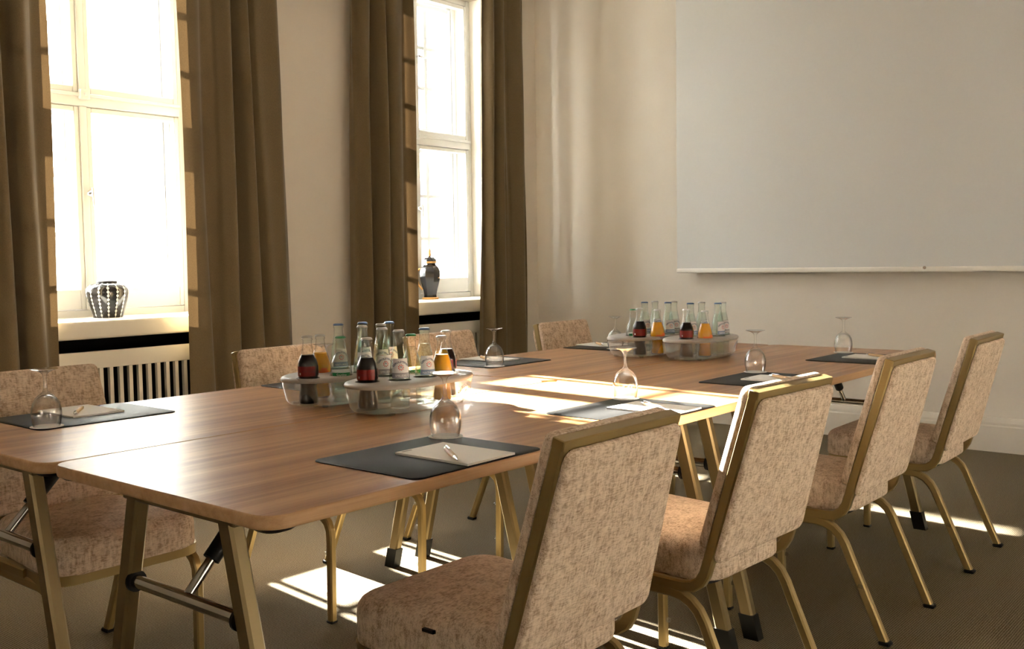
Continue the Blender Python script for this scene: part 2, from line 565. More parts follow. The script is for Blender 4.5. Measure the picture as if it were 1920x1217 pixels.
# wall behind the chairs: two unseen windows with translucent blinds, added as fill light
FILL_WINDOWS = [(1.30, 0.80), (3.20, 0.80)]                 # centre, half width
def right_wall():
    bm = bmesh.new()
    z0, z1 = 0.25, 1.35
    xs = [X0] + [v for c, w in FILL_WINDOWS for v in (c - w, c + w)] + [XW]
    for i in range(0, len(xs), 2):
        bm_box(bm, xs[i], xs[i + 1], Y0 - 0.15, Y0, 0, ZC)
    for c, w in FILL_WINDOWS:
        bm_box(bm, c - w, c + w, Y0 - 0.15, Y0, 0, z0)
        bm_box(bm, c - w, c + w, Y0 - 0.15, Y0, z1, ZC)
    tag(from_bm('wall_right', bm, 'wall_paint'), kind='structure')
    m = bpy.data.materials.new('fill_blind_cloth'); m.use_nodes = True  # translucent cloth, passes sky light as fill from the added windows
    MAT['fill_blind_cloth'] = m
    b = bsdf(m); b.inputs['Base Color'].default_value = (0.72, 0.66, 0.56, 1); b.inputs['Roughness'].default_value = 0.9
    t = N(m, 'ShaderNodeBsdfTranslucent'); t.inputs['Color'].default_value = (0.80, 0.72, 0.60, 1)
    mx = N(m, 'ShaderNodeMixShader'); mx.inputs[0].default_value = FILL_BLIND
    L(m, b, 0, mx, 1); L(m, t, 0, mx, 2)
    L(m, mx, 0, m.node_tree.nodes['Material Output'], 'Surface')
    # wall behind the camera; its blind-covered window is likewise added for fill, never seen
    bm = bmesh.new()
    ya, yb, za, zb = -2.35, -0.75, 0.25, 1.75
    for q in ((Y0, ya, 0, ZC), (yb, YO, 0, ZC), (ya, yb, 0, za), (ya, yb, zb, ZC)):
        bm_box(bm, X0 - 0.15, X0, *q)
    tag(from_bm('wall_front', bm, 'wall_paint'), kind='structure')
    bm = bmesh.new()
    for q in (ya, (ya + yb) / 2 - 0.03, yb - 0.06):
        bm_box(bm, X0 - 0.12, X0 - 0.06, q, q + 0.06, za, zb)
    for q in (za, zb - 0.06):
        bm_box(bm, X0 - 0.12, X0 - 0.06, ya, yb, q, q + 0.06)
    k = tag(from_bm('window_5', bm, 'window_paint'), kind='structure')  # added out of view to brighten the chair frames
    bm = bmesh.new()
    bm.faces.new([bm.verts.new(p) for p in ((X0 - 0.02, ya, za), (X0 - 0.02, yb, za), (X0 - 0.02, yb, zb), (X0 - 0.02, ya, zb))])
    from_bm('fill_blind', bm, 'fill_blind_cloth', k)
    for i, (c, w) in enumerate(FILL_WINDOWS):
        bm = bmesh.new()
        ring_bm(bm, c - w, c + w, z0, z1, Y0 - 0.12, Y0 - 0.06, 0.06)
        bm_box(bm, c - 0.03, c + 0.03, Y0 - 0.12, Y0 - 0.06, z0 + 0.06, z1 - 0.06)
        k = tag(from_bm('window_%d' % (i + 3), bm, 'window_paint'), kind='structure')  # added fill windows, numbered on from the two real ones
        box('pane', (c - w + 0.05, c + w - 0.05, Y0 - 0.092, Y0 - 0.088, z0 + 0.05, z1 - 0.05), 'window_glass', k)
        bm = bmesh.new()
        v = [bm.verts.new(p) for p in ((c - w, Y0 - 0.02, z0), (c + w, Y0 - 0.02, z0), (c + w, Y0 - 0.02, z1), (c - w, Y0 - 0.02, z1))]
        bm.faces.new(v)
        from_bm('fill_blind', bm, 'fill_blind_cloth', k)

def baseboard(name, x0, x1, y0, y1, axis):
    # tall board with a stepped cap, profile sweeps along the wall
    bm = bmesh.new()
    prof = [(0, 0), (0.022, 0), (0.022, 0.150), (0.017, 0.158), (0.017, 0.172), (0.012, 0.188), (0.006, 0.200), (0, 0.203)]
    if axis == 'y':
        rings = [[(x1 - p, y, z) for p, z in prof] for y in (y0, y1)]
    else:
        rings = [[(x, y1 - p, z) for p, z in prof] for x in (x0, x1)]
    bm_loft(bm, rings)
    tag(from_bm(name, bm, 'base_paint'), kind='structure')
baseboard('baseboard_back', 0, XW, Y0, YW, 'y')
for i, (a, b) in enumerate(((WX[0] + WH, WX[1] - WH), (X0, WX[0] - WH))):
    baseboard('baseboard_left' if i == 0 else 'baseboard_left_far', a, b, 0, YW, 'x')

# ---- windows
def ring_bm(bm, x0, x1, z0, z1, y0, y1, w, wb=None, bev=0.004):
    wb = wb or w
    bm_box(bm, x0, x0 + w, y0, y1, z0, z1, bev)
    bm_box(bm, x1 - w, x1, y0, y1, z0, z1, bev)
    bm_box(bm, x0 + w, x1 - w, y0, y1, z0, z0 + wb, bev)
    bm_box(bm, x0 + w, x1 - w, y0, y1, z1 - w, z1, bev)

right_wall()

def make_window(n, c):
    yi, yo = 4.10, 4.27
    bm = bmesh.new()
    ring_bm(bm, c - WH, c + WH, ZS1 - 0.01, ZTOP, yi, yi + 0.07, 0.045, 0.05)
    root = tag(from_bm('window_%d' % n, bm, 'window_paint', smooth=True), kind='structure')
    bm = bmesh.new()
    bm_box(bm, c - WH + 0.045, c + WH - 0.045, yi - 0.022, yi + 0.06, 2.050, 2.120, 0.008, 2)
    bm_box(bm, c - WH + 0.045, c + WH - 0.045, yi - 0.034, yi - 0.02, 2.100, 2.120, 0.004)
    from_bm('transom', bm, 'window_paint', root, True)
    bm = bmesh.new()
    bm_box(bm, c - 0.020, c + 0.020, yi - 0.016, yi + 0.06, 0.92, 2.050, 0.006, 2)
    bm_box(bm, c - 0.020, c + 0.020, yi - 0.016, yi + 0.06, 2.120, ZTOP - 0.04, 0.006, 2)
    from_bm('mullion', bm, 'window_paint', root, True)
    for sx in (-1, 1):
        xa, xb = (c - WH + 0.047, c - 0.021) if sx < 0 else (c + 0.021, c + WH - 0.047)
        for (za, zb, rail) in ((0.924, 2.048, 0.112), (2.122, ZTOP - 0.047, 0.036)):
            bm = bmesh.new()
            ring_bm(bm, xa, xb, za, zb, yi - 0.006, yi + 0.045, 0.029, rail)
            k = from_bm('casement', bm, 'window_paint', root, True)
            box('pane', (xa + 0.027, xb - 0.027, yi + 0.018, yi + 0.022, za + rail - 0.002, zb - 0.027), 'window_glass', k)
            # outer casement of the double window with glazing bars
            bm = bmesh.new()
            zo = za + 0.01
            ring_bm(bm, xa - 0.004, xb + 0.004, zo, zb, yo, yo + 0.045, 0.034, 0.08)
            xm = (xa + xb) / 2
            bm_box(bm, xm - 0.017, xm + 0.017, yo + 0.002, yo + 0.038, zo + 0.08, zb - 0.034)
            h = (zb - 0.034) - (zo + 0.08)
            for q in (1, 2):
                zz = zo + 0.08 + h * q / 3
                bm_box(bm, xa + 0.030, xm - 0.017, yo + 0.005, yo + 0.035, zz - 0.013, zz + 0.013)
                bm_box(bm, xm + 0.017, xb - 0.030, yo + 0.005, yo + 0.035, zz - 0.013, zz + 0.013)
            k = from_bm('outer_casement', bm, 'window_paint', root)
            for q in range(3):
                z0_, z1_ = zo + 0.08 + h * q / 3, zo + 0.08 + h * (q + 1) / 3
                for (p0, p1) in ((xa + 0.030, xm - 0.017), (xm + 0.017, xb - 0.030)):
                    box('pane', (p0, p1, yo + 0.018, yo + 0.021, z0_ + 0.013, z1_ - 0.013), 'window_glass', k)
    bm = bmesh.new()
    ring_bm(bm, c - WH, c + WH, ZS1 - 0.01, ZTOP, yo - 0.005, yo + 0.06, 0.04)
    bm_box(bm, c - WH + 0.04, c + WH - 0.04, yo - 0.005, yo + 0.06, 2.048, 2.122)
    bm_box(bm, c - 0.018, c + 0.018, yo - 0.005, yo + 0.06, 0.91, ZTOP - 0.04)
    from_bm('outer_frame', bm, 'window_paint', root)
    bm = bmesh.new()                                       # painted reveal lining
    bm_box(bm, c - WH, c - WH + 0.006, YW + 0.002, yi - 0.001, ZS1, ZTOP)
    bm_box(bm, c + WH - 0.006, c + WH, YW + 0.002, yi - 0.001, ZS1, ZTOP)
    from_bm('reveal', bm, 'white_paint', root)
    bm = bmesh.new()
    bm_box(bm, c - WH, c + WH, YW - 0.016, yi + 0.03, ZS0, ZS1, 0.012, 3)
    from_bm('window_sill', bm, 'sill_paint', root, True)
    bm = bmesh.new()                                       # oval handle on the mullion
    bm_cyl(bm, (c + 0.02, yi - 0.020, 1.57), (c + 0.02, yi - 0.030, 1.57), 0.020, 0.016, 14)
    bm_cyl(bm, (c + 0.02, yi - 0.030, 1.57), (c + 0.02, yi - 0.048, 1.57), 0.008, 0.008, 10)
    bm_cyl(bm, (c + 0.02, yi - 0.050, 1.60), (c + 0.022, yi - 0.052, 1.50), 0.0085, 0.006, 10)
    from_bm('handle', bm, 'pen_metal', root, True)
    bm = bmesh.new()
    bm_box(bm, c - 0.028, c + 0.028, yi - 0.05, yi - 0.014, 2.085, 2.140, 0.008, 2)
    bm_cyl(bm, (c, yi - 0.05, 2.112), (c, yi - 0.062, 2.112), 0.010, 0.008, 10)
    from_bm('latch', bm, 'window_paint', root, True)
    bm = bmesh.new()
    bm_cyl(bm, (c + 0.02, yi - 0.014, 2.70), (c + 0.02, yi - 0.05, 2.70), 0.007, 0.007, 10)
    bm_cyl(bm, (c + 0.02, yi - 0.045, 2.70), (c + 0.085, yi - 0.05, 2.695), 0.007, 0.005, 10)
    from_bm('handle', bm, 'pen_metal', root, True)
    return root
for i, c in enumerate(WX):
    make_window(i + 1, c)

# ---- radiator covers under the two windows
def radiator_cover(c, label):
    t = empty('radiator_cover', (c, YW, 0))
    tag(t, label, 'radiator cover', 'slatted radiator covers')
    w = 0.632
    box('top_rail', (-w, w, 0.0, 0.026, 0.633, 0.7226), 'sill_paint', t, 0.005, 2)
    box('bottom_rail', (-w, w, 0.0, 0.026, 0.05, 0.13), 'sill_paint', t, 0.005, 2)
    bm = bmesh.new(); bm_box(bm, -0.010, 0.010, 0.001, 0.024, 0.13, 0.633)
    first = from_bm('slat', bm, 'sill_paint', t)
    me = first.data
    k = 0
    x = -w + 0.02
    while x < w - 0.01:
        o = first if k == 0 else bpy.data.objects.new('slat', me)
        if k:
            COL.objects.link(o); o.parent = t
        o.location = (x, 0, 0)
        x += 0.0545; k += 1
radiator_cover(WX[0], 'cream slatted radiator cover below the bright window with the round jar')
radiator_cover(WX[1], 'cream slatted radiator cover below the window with the lidded urn')

# ---- curtains
def curtain(x0b, x1b, x0t, x1t, yc, folds, ph, label, amp=0.045, seed=0, hem='R'):
    rnd = random.Random(seed)
    nx, nz = 150, 26
    z0, z1 = 0.015, 3.42
    ks = [(1.0, 0.0), (0.33, rnd.uniform(0, 6)), (0.22, rnd.uniform(0, 6))]
    bm = bmesh.new()
    V = []
    for j in range(nz + 1):
        v = j / nz
        z = z0 + (z1 - z0) * v
        zz = (z - 0.87) / (2.6 - 0.87)
        row = []
        for i in range(nx + 1):
            u = i / nx
            xa = x0b + (x0t - x0b) * zz; xb = x1b + (x1t - x1b) * zz
            uu = u + 0.018 * math.sin(2 * PI * (2.3 * u + 0.3 * v) + seed)
            p = 2 * PI * folds * (uu + 0.05 * math.sin(2 * PI * uu * 1.3 + seed)) + ph
            s = math.sin(p)
            s = math.copysign(abs(s) ** 0.75, s)
            a = amp * (0.78 + 0.3 * math.sin(2 * PI * u * 1.7 + seed * 1.3)) * (1.05 - 0.25 * v)
            y = yc + a * s + 0.009 * math.sin(3.1 * p * 0.62 + 2.0 * v + ks[1][1]) + 0.005 * math.sin(9 * v + 20 * u + ks[2][1])
            x = xa + (xb - xa) * u + 0.016 * math.cos(p) * (0.6 + 0.4 * math.sin(seed + 5 * v)) + 0.006 * math.sin(5 * v + 11 * u)
            row.append(bm.verts.new((x, min(y, YW - 0.020), z)))
        V.append(row)
    for j in range(nz):
        for i in range(nx):
            f = bm.faces.new((V[j][i], V[j][i + 1], V[j + 1][i + 1], V[j + 1][i]))
            f.material_index = 1 if (i >= nx - 9 if hem == 'R' else i < 9) else 0
    o = from_bm('curtain', bm, 'curtain_cloth', None, False, mats=['curtain_hem'])
    for p in o.data.polygons:
        p.use_smooth = True
    return tag(o, label, 'curtain', 'floor-length olive brown curtains')
curtain(0.74, 1.408, 0.74, 1.400, 3.572, 3.2, 0.4, 'olive brown curtain at the far left edge, left of the jar window', 0.066, 1)
curtain(2.085, 2.835, 2.098, 2.780, 3.555, 4.0, 2.2, 'wide olive brown curtain with sunlit edge right of the jar window', 0.068, 2, 'L')
curtain(3.272, 3.870, 3.314, 3.860, 3.555, 3.6, 0.9, 'olive brown curtain just left of the window with the urn', 0.066, 3)
curtain(4.530, 5.075, 4.580, 5.055, 3.572, 3.3, 1.6, 'olive brown curtain in the room corner right of the urn window', 0.050, 4, 'L')

# ---- projection screen on the end wall
def screen():
    t = empty('projection_screen', (XW, 0.9, 0))
    tag(t, 'large white projection screen hanging on the beige end wall', 'screen')
    yl, yr = 2.335 - 0.9, -0.75 - 0.9
    box('screen_fabric', (-0.080, -0.074, yr, yl, 1.085, 3.40), 'screen_white', t)
    bm = bmesh.new()
    bm_box(bm, -0.094, -0.062, yr, yl, 1.058, 1.090, 0.010, 3)
    b = from_bm('bottom_bar', bm, 'screen_bar', t, True)
    cyl('bar_spot', (-0.0945, 0.03 - 0.9 + 0.60, 1.084), (-0.0965, 0.03 - 0.9 + 0.60, 1.084), 0.010, 'pen_metal', b, 10)  # small metal disc standing in for a highlight spot on the bar
    box('casing', (-0.15, -0.003, yr - 0.03, yl + 0.03, 3.40, 3.52), 'screen_bar', t, 0.01, 2)
screen()

# ------------------------------------------------------------------ tables
def make_table():
    t = empty('conference_table')
    cx, cyy = LT / 2, D / 2
    th = 0.024
    R = 0.045
    g = 0.0012
    bw = 0.003
    # laminate slab
    def outline(ins, z):
        return [(cx + x, cyy + y, z) for x, y in rrect(LT / 2 - g - ins, D / 2 - g - ins, R - ins * 0.9, 7)]
    bm = bmesh.new()
    bm_loft(bm, [outline(bw, ZT - th), outline(bw, ZT)])
    from_bm('tabletop', bm, 'walnut_laminate', t)
    # solid edge band around it
    bm = bmesh.new()
    prof = [(bw, ZT - 0.0002), (0.0018, ZT - 0.0008), (0.0006, ZT - 0.0030), (0.0, ZT - 0.006), (0.0, ZT - th + 0.005), (0.001, ZT - th + 0.001), (0.002, ZT - th), (bw, ZT - th)]
    rings = [[bm.verts.new(p) for p in outline(i, z)] for i, z in prof]
    n = len(rings[0])
    for a, b in zip(rings, rings[1:]):
        for i in range(n):
            bm.faces.new((a[i], a[(i + 1) % n], b[(i + 1) % n], b[i]))
    from_bm('edge_band', bm, 'edge_wood', t, True)
    zt = ZT - th
    for k, xs in enumerate((0.078, LT - 0.078)):
        s = 1 if k == 0 else -1
        box('rail', (xs - 0.016, xs + 0.016, cyy - 0.19, cyy + 0.19, zt - 0.034, zt), 'gold_table', t, 0.003)
        for sy in (-1, 1):
            bm = bmesh.new()
            path = [(cyy + sy * 0.318, 0.058), (cyy + sy * 0.150, zt - 0.002)]
            d_ = (Vector(path[1]) - Vector(path[0])).normalized()
            bm_sweep_yz(bm, path, 0.032, 0.042, xs)
            lg = from_bm('leg', bm, 'gold_table', t, True)
            bm = bmesh.new()
            p0 = (path[0][0] - d_.x * 0.058 / d_.y, 0.0)
            rings = []
            for (q, z, gg) in ((0, 0.0, 0.0), (1, 0.074, 0.0015)):
                yy = p0[0] + d_.x / d_.y * z
                rings.append([(xs + ax * (0.0175), yy + ay * 0.0245, z) for ax, ay in ((-1, -1), (1, -1), (1, 1), (-1, 1))])
            bm_loft(bm, rings)
            from_bm('foot_cap', bm, 'black_plastic', lg)
        zb = 0.520
        yb = 0.150 + (0.334 - 0.150) * (zt - zb) / (zt)
        bar = cyl('crossbar', (xs, cyy - yb, zb), (xs, cyy + yb, zb), 0.0135, 'chrome', t, 16)
        for sy in (-1, 1):
            cyl('collar', (xs, cyy + sy * (yb - 0.027), zb), (xs, cyy + sy * (yb - 0.020), zb), 0.022, 'black_plastic', bar, 16)
        a, b = Vector((xs, cyy, zb)), Vector((xs + s * 0.185, cyy, zt - 0.008))
        st = cyl('brace', a, a.lerp(b, 0.36), 0.010, 'chrome', t, 14)
        cyl('sleeve', a.lerp(b, 0.32), b, 0.0175, 'black_plastic', st, 14)
        box('hinge_plate', (b.x - 0.05, b.x + 0.05, cyy - 0.03, cyy + 0.03, zt - 0.010, zt - 0.0005), 'black_plastic', st)
    for sx in (0, 1):
        for sy in (0, 1):
            bm = bmesh.new()
            px, py = (0.045 if sx == 0 else LT - 0.045), (0.045 if sy == 0 else D - 0.045)
            bm_loft(bm, [[(px + x, py + y, z) for x, y in rrect(w, w, 0.02, 4)] for z, w in ((zt - 0.008, 0.028), (zt - 0.0005, 0.036))])
            from_bm('corner_pad', bm, 'black_plastic', t)
    return t
tab = make_table()
tables = [(0.0, 0.0, 'near walnut conference table on the chair-back side, nearest corner to the camera'),
          (LT, 0.0, 'far walnut conference table on the chair-back side, toward the screen'),
          (-0.012, D, 'near walnut conference table on the window side, with the leftmost glass'),
          (LT - 0.006, D, 'far walnut conference table on the window side, next to the end wall')]
for i, (x, y, lab) in enumerate(tables):
    o = tab if i == 0 else copy_tree(tab)
    o.location = (x, y, 0)
    tag(o, lab, 'table', 'four walnut conference tables pushed together')

# ------------------------------------------------------------------ chairs
def make_chair():
    t = empty('banquet_chair')
    # side view: y towards the table, back bar leans away from it
    by0, bz0, by1, bz1 = -0.178, 0.430, -0.288, 0.842
    lean = Vector((by1 - by0, bz1 - bz0)).normalized()
    hw0, hw1 = 0.207, 0.182                       # half width of the back, low and high
    for sx in (-1, 1):
        rail_z = 0.366
        path = [(by1, bz1), (by0, bz0)]
        path += [(-0.170, 0.405), (-0.158, 0.385), (-0.138, 0.371), (-0.110, rail_z), (0.10, rail_z)]
        xs = [sx * hw1] + [sx * hw0] * (len(path) - 1)
        bm = bmesh.new()
        bm_sweep_yz(bm, path, 0.022, 0.028, xs)
        from_bm('side_frame', bm, 'gold_metal', t, True)
        # rear leg, bent tube
        bm = bmesh.new()
        path = [(0.06, 0.346), (-0.075, 0.346), (-0.105, 0.341), (-0.130, 0.329), (-0.150, 0.311), (-0.166, 0.285), (-0.180, 0.252), (-0.288, 0.008)]
        bm_sweep_yz(bm, path, 0.024, 0.026, sx * (hw0 - 0.002))
        lg = from_bm('leg', bm, 'gold_metal', t, True)
        box('glide', (sx * (hw0 - 0.002) - 0.015, sx * (hw0 - 0.002) + 0.015, -0.308, -0.272, 0.0, 0.014), 'rubber', lg, 0.004)
        cyl('bumper', (sx * (hw0 + 0.009), -0.226, 0.165), (sx * (hw0 + 0.009) , -0.212, 0.168), 0.007, 'bumper_plastic', lg, 8)
        # front leg
        bm = bmesh.new()
        path = [(0.06, 0.346), (0.170, 0.346), (0.198, 0.341), (0.218, 0.326), (0.229, 0.302), (0.231, 0.27), (0.226, 0.008)]
        bm_sweep_yz(bm, path, 0.024, 0.026, sx * (hw0 - 0.002))
        lg = from_bm('leg', bm, 'gold_metal', t, True)
        box('glide', (sx * (hw0 - 0.002) - 0.0135, sx * (hw0 - 0.002) + 0.0135, 0.211, 0.240, 0.0, 0.010), 'rubber', lg, 0.003)
        for z in (0.09, 0.225):
            cyl('bumper', (sx * (hw0 - 0.002), 0.211, z), (sx * (hw0 - 0.002), 0.203, z), 0.008, 'bumper_plastic', lg, 10, r1=0.006)
    # top bar of the back frame and the low cross bar
    bm = bmesh.new()
    n_ = Vector((lean.y, -lean.x))                # points to the front of the chair
    u_ = lean
    def bp(x, s, d_):                             # s along the back from its foot, d forwards
        return (x, by0 + u_.x * s + n_.x * d_, bz0 + u_.y * s + n_.y * d_)
    H = math.hypot(by1 - by0, bz1 - bz0)
    rings = []
    for x in (-hw1 - 0.011, hw1 + 0.011):
        rings.append([bp(x, H + 0.010, -0.014), bp(x, H + 0.010, 0.014), bp(x, H - 0.010, 0.014), bp(x, H - 0.010, -0.014)])
    bm_loft(bm, rings)
    bmesh.ops.bevel(bm, geom=list(bm.edges), offset=0.002, segments=1, affect='EDGES')
    from_bm('top_bar', bm, 'gold_metal', t, True)
    bm = bmesh.new()
    rings = []
    for x in (-hw0, hw0):
        rings.append([bp(x, 0.045, -0.010), bp(x, 0.045, 0.010), bp(x, 0.005, 0.010), bp(x, 0.005, -0.010)])
    bm_loft(bm, rings)
    from_bm('cross_bar', bm, 'gold_metal', t)
    # padded front and back of the backrest: rounded slabs laid on the leaning frame
    def slab(s0, s1, d0, d1, wlo, whi, r, edge, dome):
        hb = (s1 - s0) / 2
        rings = cushion_rings(wlo, hb, r, 0, abs(d1 - d0), 0.003, edge, whi, dome)
        sg = 1 if d1 > d0 else -1
        bm = bmesh.new()
        bm_loft(bm, [[bp(x, s0 + hb + y, d0 + sg * z) for x, y, z in ring] for ring in rings])
        return bm
    from_bm('backrest', slab(0.03, H + 0.012, 0.0145, 0.044, hw0 + 0.008, hw1 + 0.009, 0.022, 0.016, 0.004), 'chenille', t, True)
    from_bm('back_panel', slab(0.012, H - 0.006, -0.0145, -0.032, hw0 + 0.012, hw1 + 0.010, 0.026, 0.010, 0.005), 'chenille', t, True)
    bm = bmesh.new()
    bm_loft(bm, [[bp(x, s, d_) for d_ in (0,) for x, s in rrect2] for d_, rrect2 in ()]) if False else None
    bm.free()
    core = slab(0.04, H - 0.012, -0.0140, 0.0140, hw0 - 0.012, hw1 - 0.012, 0.01, 0.002, 0.0)
    from_bm('back_core', core, 'rubber', t)
    # seat
    seat_y0, seat_y1 = -0.178, 0.262
    cyy = (seat_y0 + seat_y1) / 2
    hb = (seat_y1 - seat_y0) / 2
    bm = bmesh.new()
    rings = cushion_rings(0.188, hb, 0.075, 0.372, 0.484, 0.014, 0.034, 0.214, 0.010, 8)
    bm_loft(bm, [[(x, cyy + y, z) for x, y, z in ring] for ring in rings])
    st = from_bm('seat', bm, 'chenille', t, True)
    for sx in (-1, 1):
        box('pull_tab', (sx * 0.2035 - 0.004, sx * 0.2035 + 0.004, 0.005, 0.034, 0.4475, 0.4535), 'black_plastic', st)
    # rail that follows the rounded seat front
    bm = bmesh.new()
    outer = rrect(0.196, hb - 0.044, 0.07, 8, 0.219)
    inner = rrect(0.180, hb - 0.060, 0.055, 8, 0.203)
    rr = []
    for pts, z in ((inner, 0.354), (outer, 0.354), (outer, 0.380), (inner, 0.380)):
        rr.append([bm.verts.new((x, cyy + 0.040 + y, z)) for x, y in pts])
    n = len(outer)
    for a, b in zip(rr, rr[1:] + rr[:1]):
        for i in range(n):
            bm.faces.new((a[i], a[(i + 1) % n], b[(i + 1) % n], b[i]))
    from_bm('seat_rail', bm, 'gold_metal', t, True)
    bm = bmesh.new()
    bm_loft(bm, [[(x, cyy + y, z) for x, y in rrect(0.170, hb - 0.03, 0.055, 8, 0.195)] for z in (0.360, 0.3725)])
    from_bm('seat_pan', bm, 'rubber', t)
    return t
chair0 = make_chair()
chairs = [
    (0.580, 0.0, 0.0, 'beige chenille banquet chair nearest the camera, its back facing us'),
    (1.340, 0.0, -2.5, 'beige chenille banquet chair with sunlit back edge, second from the camera in the right row'),
    (2.180, 0.0, 0.0, 'beige chenille banquet chair, third from the camera in the right row'),
    (3.045, 0.005, 1.0, 'beige chenille banquet chair at the far right, closest to the baseboard'),
    (0.392, 1.390, 180.0, 'beige chenille banquet chair at the left edge, behind the leftmost wine glass'),
    (1.290, 1.395, 180.0, 'beige chenille banquet chair behind the near bottle caddies, below the wide curtain'),
    (2.115, 1.390, 180.0, 'beige chenille banquet chair in front of the radiator cover of the urn window'),
    (2.985, 1.390, 180.0, 'beige chenille banquet chair by the room corner, on the window side'),
]
for i, (x, y, a, lab) in enumerate(chairs):
    o = chair0 if i == 0 else copy_tree(chair0)
    o.location = (x, y, 0)
    o.rotation_euler = (0, 0, math.radians(a))
    tag(o, lab, 'chair', 'banquet chairs around the tables')

# ------------------------------------------------------------------ place settings
def make_pad():
    bm = bmesh.new()
    a, b = 0.1925, 0.155
    bm_loft(bm, [[(x, y, z) for x, y in rrect(a - i, b - i, 0.022, 5)] for z, i in ((0, 0.0), (0.0016, 0.0), (0.0024, 0.0012))])
    return from_bm('desk_pad', bm, 'black_leather', None, True)
def make_notepad():
    t = empty('notepad')
    box('paper_block', (-0.073, 0.073, -0.104, 0.104, 0, 0.0045), 'paper', t)
    box('letterhead', (-0.062, -0.034, 0.092, 0.0965, 0.0045, 0.0047), 'ink', t)
    return t
def make_pen():
    t = empty('pen')
    r = 0.0055
    bm = bmesh.new(); bm_lathe(bm, [(0, -0.045), (r * 0.93, -0.045), (r, -0.03), (r * 1.02, 0.02), (r * 0.9, 0.052), (0, 0.052)], 14)
    rot = Matrix.Rotation(PI / 2, 4, 'Y')
    tr = Matrix.Translation((0, 0, r))
    def fin(nm, bm, mt):
        bmesh.ops.transform(bm, matrix=tr @ rot, verts=bm.verts)
        return from_bm(nm, bm, mt, t, True)
    fin('barrel', bm, 'bamboo')
    bm = bmesh.new(); bm_lathe(bm, [(0, -0.072), (0.0012, -0.071), (0.0016, -0.067), (0.0048, -0.050), (0.0054, -0.045), (0, -0.045)], 14)
    fin('tip', bm, 'pen_metal')
    bm = bmesh.new(); bm_lathe(bm, [(0, 0.052), (0.0050, 0.052), (0.0050, 0.058), (0.0028, 0.059), (0.0028, 0.068), (0, 0.069)], 14)
    fin('clicker', bm, 'pen_metal')
    box('clip', (0.018, 0.056, -0.0018, 0.0018, 2 * r + 0.0005, 2 * r + 0.002), 'pen_metal', t)
    return t
def make_glass():
    out = [(0.0325, 0.0), (0.0345, 0.010), (0.0365, 0.022), (0.0370, 0.034), (0.0358, 0.047), (0.0325, 0.060), (0.0265, 0.071), (0.0185, 0.079),
           (0.0105, 0.0845), (0.0062, 0.090), (0.0046, 0.098), (0.0041, 0.110), (0.0042, 0.124), (0.0058, 0.132), (0.0105, 0.1375), (0.0200, 0.1420), (0.0300, 0.1445), (0.0335, 0.1460), (0.0335, 0.1472), (0.0, 0.1472)]
    inn = [(0.0, 0.0800), (0.0080, 0.0795), (0.0170, 0.0750), (0.0252, 0.0680), (0.0312, 0.0580), (0.0345, 0.0460), (0.0357, 0.034), (0.0352, 0.022), (0.0332, 0.010), (0.0313, 0.0), (0.0325, 0.0)]
    bm = bmesh.new()
    bm_lathe(bm, inn + out[1:], 36)
    bmesh.ops.remove_doubles(bm, verts=bm.verts, dist=1e-6)
    t = empty('wine_glass')
    from_bm('glass_body', bm, 'drinking_glass', t, True)
    return t
def make_coaster():
    bm = bmesh.new()
    bm_lathe(bm, [(0, 0), (0.0400, 0), (0.0405, 0.0006), (0.0400, 0.0012), (0, 0.0012)], 36)
    return from_bm('paper_coaster', bm, 'paper', None, True)

pad0, note0, pen0, glass0, coas0 = make_pad(), make_notepad(), make_pen(), make_glass(), make_coaster()
seats = ['the seat nearest the camera', 'the sunlit place in the right row', 'the third place in the right row', 'the far right place',
         'the leftmost place on the window side', 'the place behind the near bottle caddies', 'the place facing the urn window', 'the far place by the room corner']
pads = [(0.342, 0.008), (1.117, 0.008), (1.932, 0.008), (2.780, 0.010), (0.185, 1.184), (1.060, 1.182), (1.902, 1.182), (2.748, 1.180)]
notes = [(0.487, 0.012), (1.272, 0.012), (2.057, 0.014), (2.935, 0.020), (0.328, 1.300), (1.200, 1.296), (2.067, 1.298), (2.885, 1.297)]
glasses = [(0.708, 0.284), (1.475, 0.293), (2.300, 0.289), (3.165, 0.312), (0.222, 1.225), (1.110, 1.205), (1.955, 1.214), (2.828, 1.240)]
pens = [((0.569, 0.154), (0.481, 0.033)), ((1.37, 0.17), (1.30, 0.05)), ((2.155, 0.165), (2.085, 0.045)), ((3.040, 0.165), (2.965, 0.055)),
        ((0.339, 1.317), (0.426, 1.436)), ((1.215, 1.32), (1.30, 1.43)), ((2.140, 1.455), (2.060, 1.335)), ((2.962, 1.445), (2.872, 1.335))]
pad_l = ['black leather desk pad at ' + s for s in seats]
